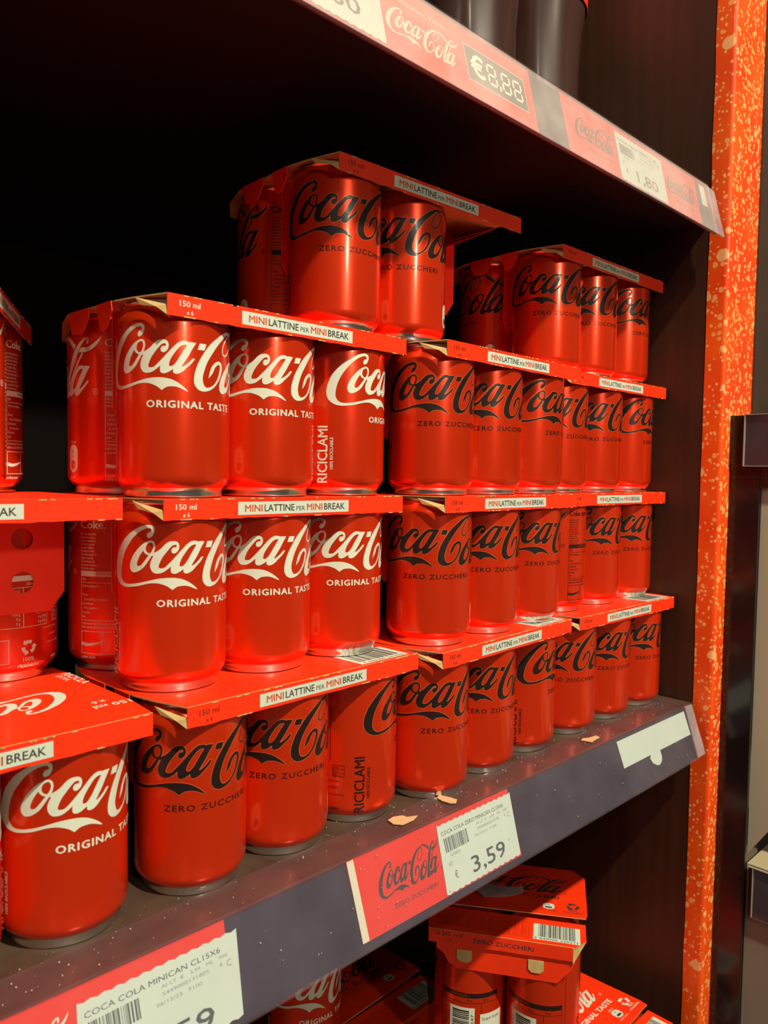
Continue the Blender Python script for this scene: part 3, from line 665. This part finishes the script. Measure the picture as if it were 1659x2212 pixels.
# torn card scraps and dust on the lip
for pts, lab in (([(.3043,.2977),(.3095,.2985),(.3146,.2961),(.3150,.2930),(.3208,.2903),(.3150,.2880),(.3062,.2880),(.3030,.2925)], 'torn beige card scrap on the shelf lip, left of the 3,59 tag'),
                 ([(.3470,.2990),(.3512,.3001),(.3530,.2950),(.3540,.2890),(.3498,.2862),(.3470,.2885),(.3460,.2940)], 'small torn card scrap on the shelf lip above the black-script label'),
                 ([(.5015,.2935),(.5060,.2950),(.5100,.2925),(.5190,.2915),(.5175,.2875),(.5080,.2868),(.5040,.2860)], 'torn pinkish card scrap on the shelf lip, nearest the right wall')):
    bm = bmesh.new(); slab(bm, pts, .0004, lambda u, v, q: (u, v, .0017+q)); 
    tag(finish('card_scrap', bm, ['scrap', 'scrap']), lab, 'scrap', 'torn card scraps on the shelf lip')
bm = bmesh.new(); rd = random.Random(2)
for i in range(260):
    x = rd.uniform(.06, .65); y = rd.uniform(.2835, .312) if rd.random() < .8 else rd.uniform(.305, .33); z = .0012 if y < .3035 else .0001; s = rd.uniform(.0001, .00038)
    bmesh.ops.create_icosphere(bm, subdivisions=1, radius=s, matrix=Matrix.Translation((x, y, z+s*.4)))
tag(finish('dust_specks', bm, ['dust']), 'pale dust specks scattered along the shelf front edge', 'dust', kind='stuff')
bm = bmesh.new()
for i in range(70):
    u = rd.uniform(.19, .64); v = rd.uniform(.002, .037); s = rd.uniform(.00012, .0004)
    p = fr_lo(u, v, .0018); bmesh.ops.create_icosphere(bm, subdivisions=1, radius=s, matrix=Matrix.Translation(p))
tag(finish('rail_dust', bm, ['dust']), 'tiny pale specks stuck on the lower price rail', 'dust', kind='stuff')

# ------------------------------------------------------------------ the packs of mini cans
LEV = ['bottom layer', 'second layer', 'third layer', 'top layer']
STK = {'Z': 'leftmost stack, cut by the photo edge', 'A': 'stack next to the leftmost one', 'B': 'middle stack', 'C': 'stack beside the right wall'}
PACKS = { # x, y, yaw, kind
 'L0Z': (.0285,.3275,1.0,'orig'), 'L0A': (.1968,.3266,1.44,'zero'), 'L0B': (.3602,.3207,3.42,'zero'), 'L0C': (.5242,.3267,-.2,'zero'),
 'L1Z': (.0310,.3635,-1.6,'orig'), 'L1A': (.1957,.3435,-.28,'orig'), 'L1B': (.3650,.3248,2.23,'zero'), 'L1C': (.5262,.3398,-.59,'zero'),
 'L2Z': (.0831,.3455,62.4,'orig'), 'L2A': (.1954,.3410,.46,'orig'), 'L2B': (.3648,.3251,2.04,'zero'), 'L2C': (.5240,.3397,.15,'zero'),
 'L3AB': (.2982,.3419,-2.6,'zero'), 'L3C': (.5188,.3454,-1.03,'zero')}
ROT = { # can index -> turn of the print
 'L0Z': {1: 20, 2: 15}, 'L0A': {0: -13.7, 1: -26.4, 2: 70.9}, 'L0B': {0: -11, 1: -22, 2: 41}, 'L0C': {0: -41.5, 1: -14.9, 2: -5.9},
 'L1Z': {4: -150, 5: 176}, 'L1A': {0: 0, 1: -12.2, 2: -8.8, 3: 167}, 'L1B': {0: -39.5, 1: -21.8, 2: -8}, 'L1C': {0: -147.7, 1: -6.6, 2: -11.6},
 'L2Z': {0: 0, 1: -60, 2: -95}, 'L2A': {0: -12.6, 1: -7.9, 2: 41.5, 3: -163.5}, 'L2B': {0: -21.9, 1: -23.1, 2: 19.3}, 'L2C': {0: -27.5, 1: -28.2, 2: 26.8},
 'L3AB': {0: -16.1, 1: -45.8, 3: -169.8, 4: 30}, 'L3C': {0: -34.1, 1: -34.1, 2: 10.7, 3: -129.4}}
POSW = {0: 'front left can', 1: 'front middle can', 2: 'front right can', 3: 'rear left can', 4: 'rear middle can', 5: 'rear right can'}
for nme, (x, y, yaw, kind) in PACKS.items():
    lv = int(nme[1]); st = nme[2:]
    z = lv*HL
    where = 'straddling the two stacks below' if st == 'AB' else STK[st]
    ink = 'white' if kind == 'orig' else 'black'
    c, s = math.cos(R(yaw)), math.sin(R(yaw))
    place_carton(kind, 'end' if nme == 'L3AB' else ('plain' if lv >= 1 else 'printed'), x, y, z+HL-.0001, yaw,
                 'red cardboard carrier over %s-script cans, %s, %s' % (ink, LEV[lv], where), endflap=(nme == 'L3AB'), printed_top=(lv == 0))
    for i, rt in ROT[nme].items():
        lx, ly = (i % 3)*SP, (i//3)*SP
        place_can(kind, 'mini', x+c*lx-s*ly, y+s*lx+c*ly, z+.0001, rt, 'red %s-script mini can, %s, %s, %s' % (ink, POSW[i].replace(' can', ''), LEV[lv], where),
                  '%s-script mini cans in the multipacks' % ink, 'mini_can')

# ------------------------------------------------------------------ bottles on the upper shelf
def bottle(x, y, label, lab_mat='card_red'):
    root = empty('cola_bottle', (x, y, .4322)); tag(root, label, 'bottle', 'big dark bottles on the upper shelf')
    bm = bmesh.new(); r = .044
    prof = [(.020,.004),(.034,.000),(.040,.004),(.0425,.015),(.0425,.040),(.0400,.062),(.0385,.090),(.0385,.118),(.0405,.150),(.0428,.165),(.0438,.177),(.0440,.190),(.0440,.262),(.0430,.280),(.036,.310),(.024,.335),(.0145,.352),(.0135,.356)]
    lathe(bm, prof, 96)
    for v in bm.verts:
        a = math.atan2(v.co.y, v.co.x); z = v.co.z
        if .03 < z < .185:
            k = 1-.018*(1+math.cos(a*10+z*25))*.5*math.sin((z-.03)/.155*math.pi); v.co.x *= k; v.co.y *= k
    finish('bottle_body', bm, ['cola'], root, True, 60)
    bm = bmesh.new(); lathe(bm, [(.0443, .168), (.0446, .169), (.0446, .261), (.0443, .262)], 96, cap0=False, cap1=False)
    finish('bottle_label', bm, [lab_mat], root, True, 60)
    bm = bmesh.new(); lathe(bm, [(.0150, .352), (.0155, .353), (.0155, .368), (.0145, .370)], 48)
    finish('bottle_cap', bm, ['card_red'], root, True, 40)
bottle(.593, .413, 'dark cola bottle with red label on the upper shelf, nearer the right wall')
bottle(.500, .413, 'dark cola bottle on the upper shelf, left of its neighbour')

# ------------------------------------------------------------------ lower shelf: larger packs
def big_carton(kind, O, ang, z, label, tape=False, H=.115, only_card=False):
    """2 x 2 pack of taller cans; O = front left flange corner, u along the flange"""
    root = empty('multipack_carton', (O[0], O[1], z), R(ang)); tag(root, label, 'carton', 'carriers of the larger cans')
    mats = ['card_red', 'kraft']+CARTON_INK; ink = 0 if kind == 'orig' else 1; T = .0006
    bm = bmesh.new()
    slab(bm, [(-.002, 0), (.1085, 0), (.1165, .010), (.1165, .032), (-.004, .032), (-.004, .008)], T, lambda u, v, q: (u, v, q))
    P = Print(); P.rect(77, 4, 112, 25, 0, 1); P.barcode(81, 8, 109, 25, 1, 2, 6, 30); P.text('5 449000 220271', 78, 4.6, 2.6, 1, 2, w=32)
    P.frame(43, 5, 74, 26, .3, 2 if kind == 'zero' else 0, 1)
    for r in range(9): P.text('Valori nutrizionali medi   100 ml   330 ml', 44, 23.4-2.1*r, .95, 2 if kind == 'zero' else 0, 2, w=28)
    for r in range(9): P.text('Bevanda analcolica con edulcoranti. Ingredienti: acqua, anidride', 2, 23.4-2.1*r, .95, 2 if kind == 'zero' else 0, 2, w=38)
    P.emit(bm, lambda u, v, l: (u/1000, v/1000, l), 2); finish('front_strip', bm, mats, root)
    bm = bmesh.new()
    def fr(u, v, q): return (u, v, .0045-(v-.030)*.05+q)
    slab(bm, [(-.004, .0285), (.1165, .0330), (.1180, .040), (.1180, .102), (.1080, .115), (.0, .115), (-.004, .104)], T, fr)
    P = Print(); k = .98
    if kind == 'zero':
        P.add(LOGO, lambda x, y: (104.5+(x-12.6)*k, 68+(y-49)*.92), {0: ink}); P.text('ZERO', 34, 60, 4.4, ink, 2, bold=.015, w=18); P.text('ZUCCHERI', 58, 59, 4.6, ink, 2, bold=.015, w=38)
    else:
        P.add(LOGO, lambda x, y: (104.5+(x-12.6)*k, 68+(y-49)*.92), {0: ink}); P.text('ORIGINAL TASTE', 42, 57, 5.0, ink, 2, bold=.03, w=58)
    recycle(P, 107, 49.5, 5.2, ink); P.text('100%', 107, 42.0, 2.4, ink, 2, align='c'); P.text('riciclabile', 107, 39.0, 2.4, ink, 2, align='c', w=15)
    P.poly([(88+4.6*math.cos(a)*abs(math.cos(a))**-.3 if abs(math.cos(a)) > .05 else 88, 46+4.6*math.sin(a)*abs(math.sin(a))**-.3 if abs(math.sin(a)) > .05 else 46) for a in [k2*math.pi/16+.01 for k2 in range(32)]], 0, 1)
    P.text('kJ', 88, 47.3, 2.0, 1, 2, align='c'); P.rect(85.3, 43.0, 90.7, 45.2, 1, 2); P.text('330 ml', 88, 51.6, 1.8, ink, 2, align='c'); P.text('8 kJ / 2 kcal', 88, 38.6, 1.8, ink, 2, align='c')
    P.emit(bm, lambda u, v, l: fr(u/1000, v/1000, l), 2); finish('top_panel', bm, mats, root)
    bm = bmesh.new(); rd = random.Random(9)
    slab(bm, [(-.002, 0), *jag(-.002, .1065, -.0105, .0003, 24, rd), (.1065, 0)], T, lambda u, v, q: (u, -.0001-T-q, v))
    P = Print(); P.text('330 ml', 4, -4.6, 3.4, 1 if kind == 'zero' else 0, 2, w=20); P.text('x 4', 11, -8.8, 2.4, 1 if kind == 'zero' else 0, 2); P.text('ZERO ZUCCHERI' if kind == 'zero' else 'ORIGINAL TASTE', 32, -7.0, 3.2, 1 if kind == 'zero' else 0, 2, w=46, bold=.01)
    P.emit(bm, lambda u, v, l: (u/1000, -.0007-l, v/1000), 2); finish('front_flap', bm, mats, root)
    bm = bmesh.new()
    hp = [(.004, -.0095), (.004, -.016), (.010, -.020), (.014, -.027), (.020, -.030), (.096, -.030), (.100, -.025), (.106, -.018), (.109, -.0095)]
    slab(bm, hp, .0005, lambda u, v, q: (u, .0012-q, v)); finish('hanging_flap', bm, ['card_red', 'kraft'], root)
    for u0 in (.020, .074):
        bm = bmesh.new(); slab(bm, [(u0, -.0145), (u0+.0115, -.0145), (u0+.0115, -.0215), (u0+.009, -.024), (u0+.0025, -.024), (u0, -.0215)], .0006, lambda u, v, q: (u, .0002-q, v)); 
        finish('finger_tab', bm, ['kraft', 'kraft'], root)
    bm = bmesh.new()
    a = [Vector(p) for p in ((.1065, -.0006, -.0007), (.1065, -.0006, -.0125), (.1160, .0105, -.0010))]
    nn = (a[1]-a[0]).cross(a[2]-a[0]).normalized()*.0003
    A = [bm.verts.new(p+nn) for p in a]; B = [bm.verts.new(p-nn) for p in a]; bm.faces.new(A); bm.faces.new(B[::-1])
    for i in range(3): bm.faces.new((A[i], B[i], B[(i+1) % 3], A[(i+1) % 3]))
    finish('corner_gusset', bm, ['kraft'], root)
    return root
def big_cans(kind, O, ang, ztop, which, rots, where, group):
    c, s = math.cos(R(ang)), math.sin(R(ang)); r = .0285
    for i in which:
        lu = -.001+r+(i % 2)*.0575; lv = .0018+r+(i//2)*.0575
        place_can(kind, 'tall', O[0]+c*lu-s*lv, O[1]+s*lu+c*lv, ztop-.1152, rots[i], '%s, %s' % ('red larger can, '+['front left', 'front right', 'rear left', 'rear right'][i], where), group, 'tall_can')
ZO = (.4429, .3843); ZA = -57.6
big_carton('zero', ZO, ZA, -.155, 'red carrier with black script and barcode, tilted top, below the lower price rail')
big_cans('back', ZO, ZA, -.155, (0, 1, 3), {0: 140, 1: 118, 2: 0, 3: -20}, 'in the black-script four-pack below the rail', 'cans of the black-script four-pack')
OO = (.5165, .2655)
big_carton('orig', OO, 0, -.2702, 'red carrier with white script lying low by the right wall, bottom right corner')
big_cans('orig', OO, 0, -.2702, (0, 1), {0: -20, 1: 20}, 'in the low white-script four-pack by the right wall', 'cans of the low white-script four-pack')
DO = (.4080, .4350)
big_carton('zero', DO, 0, -.2702, 'shadowed carrier card left of the black-script four-pack', )
big_cans('zero', DO, 0, -.2702, (0, 1), {0: 0, 1: 0}, 'in the shadowed four-pack', 'cans of the shadowed four-pack')
DO2 = (.2800, .4080)
big_carton('orig', DO2, 0, -.2702, 'shadowed carrier card beneath the single white-script can')
big_cans('orig', DO2, 0, -.2702, (0, 1), {0: 0, 1: 0}, 'under the single white-script can', 'cans of the pack under the single can')
place_can('orig', 'tall', .372, .452, -.2650, -2, 'single white-script can peeking out just below the lower price rail', 'loose cans on the lower shelf', 'tall_can')
# strip of clear tape stuck on the tilted carrier
bm = bmesh.new()
slab(bm, smooth([(.500, .378), (.5140, .3650), (.5290, .3600), (.5370, .3650), (.5300, .3700), (.5230, .3800), (.5160, .3950), (.5060, .3960)]), .0003, lambda u, v, q: (u, v, -.1498+q))
tag(finish('tape_piece', bm, ['clear_end', 'clear_end']), 'crumpled translucent tape stuck on the tilted black-script carrier', 'tape')

# ------------------------------------------------------------------ neighbouring display unit, seen edge-on at the right
NX = .681
root = empty('display_cabinet', (NX, .25, -.45)); tag(root, 'black-framed display cabinet beyond the orange post', 'cabinet')
def npart(name, mats, fn, parent=root, smooth_=False):
    bm = bmesh.new(); fn(bm)
    for v in bm.verts: v.co -= Vector((NX, .25, -.45))
    bmesh.ops.recalc_face_normals(bm, faces=bm.faces[:])
    return finish(name, bm, mats, parent, smooth_)
npart('frame', ['black_gloss'], lambda b: (box(b, NX, NX+.03, .2385, .2634, -.62, .208, bev=.0006), box(b, NX+.0002, NX+.03, -.30, .2383, .188, .208)))
npart('cream_inner_panel', ['cream_panel'], lambda b: slab(b, [(.2380, -.1260), (.2380, .1875), (-.30, .1875), (-.30, .0095), (.150, .0095)], .001, lambda u, v, q: (.6845-q, u, v), 0, 0, 0))
npart('inner_shelf', ['beige'], lambda b: box(b, NX+.004, .98, -.30, .2380, -.139, -.1345))
npart('lower_panel', ['grey_panel'], lambda b: box(b, NX+.004, NX+.012, -.30, .2380, -.62, -.1395))
pr = npart('price_rail', ['black_gloss'], lambda b: box(b, NX-.0010, NX+.003, -.30, .2350, -.1765, -.1345, bev=.0006))
npart('price_rail', ['black_gloss'], lambda b: box(b, NX-.0025, NX+.004, -.30, .2640, .2065, .2485, bev=.0005))
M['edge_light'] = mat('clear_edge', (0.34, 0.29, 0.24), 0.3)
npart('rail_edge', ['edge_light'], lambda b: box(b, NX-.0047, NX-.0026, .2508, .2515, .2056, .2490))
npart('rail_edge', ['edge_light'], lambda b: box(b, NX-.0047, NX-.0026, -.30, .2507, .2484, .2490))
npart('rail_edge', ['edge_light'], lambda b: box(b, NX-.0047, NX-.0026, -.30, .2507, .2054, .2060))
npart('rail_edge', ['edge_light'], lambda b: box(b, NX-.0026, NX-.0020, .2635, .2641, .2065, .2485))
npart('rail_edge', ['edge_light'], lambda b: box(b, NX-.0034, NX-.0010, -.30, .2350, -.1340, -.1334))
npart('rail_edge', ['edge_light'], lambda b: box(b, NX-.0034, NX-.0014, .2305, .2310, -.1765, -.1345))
npart('clear_cover', ['clear_lo'], lambda b: box(b, NX-.0046, NX-.0030, -.30, .2515, .2060, .2485, bev=.0004))
npart('clear_cover', ['clear_lo'], lambda b: box(b, NX-.0032, NX-.0014, -.30, .2310, -.1770, -.1340, bev=.0004))
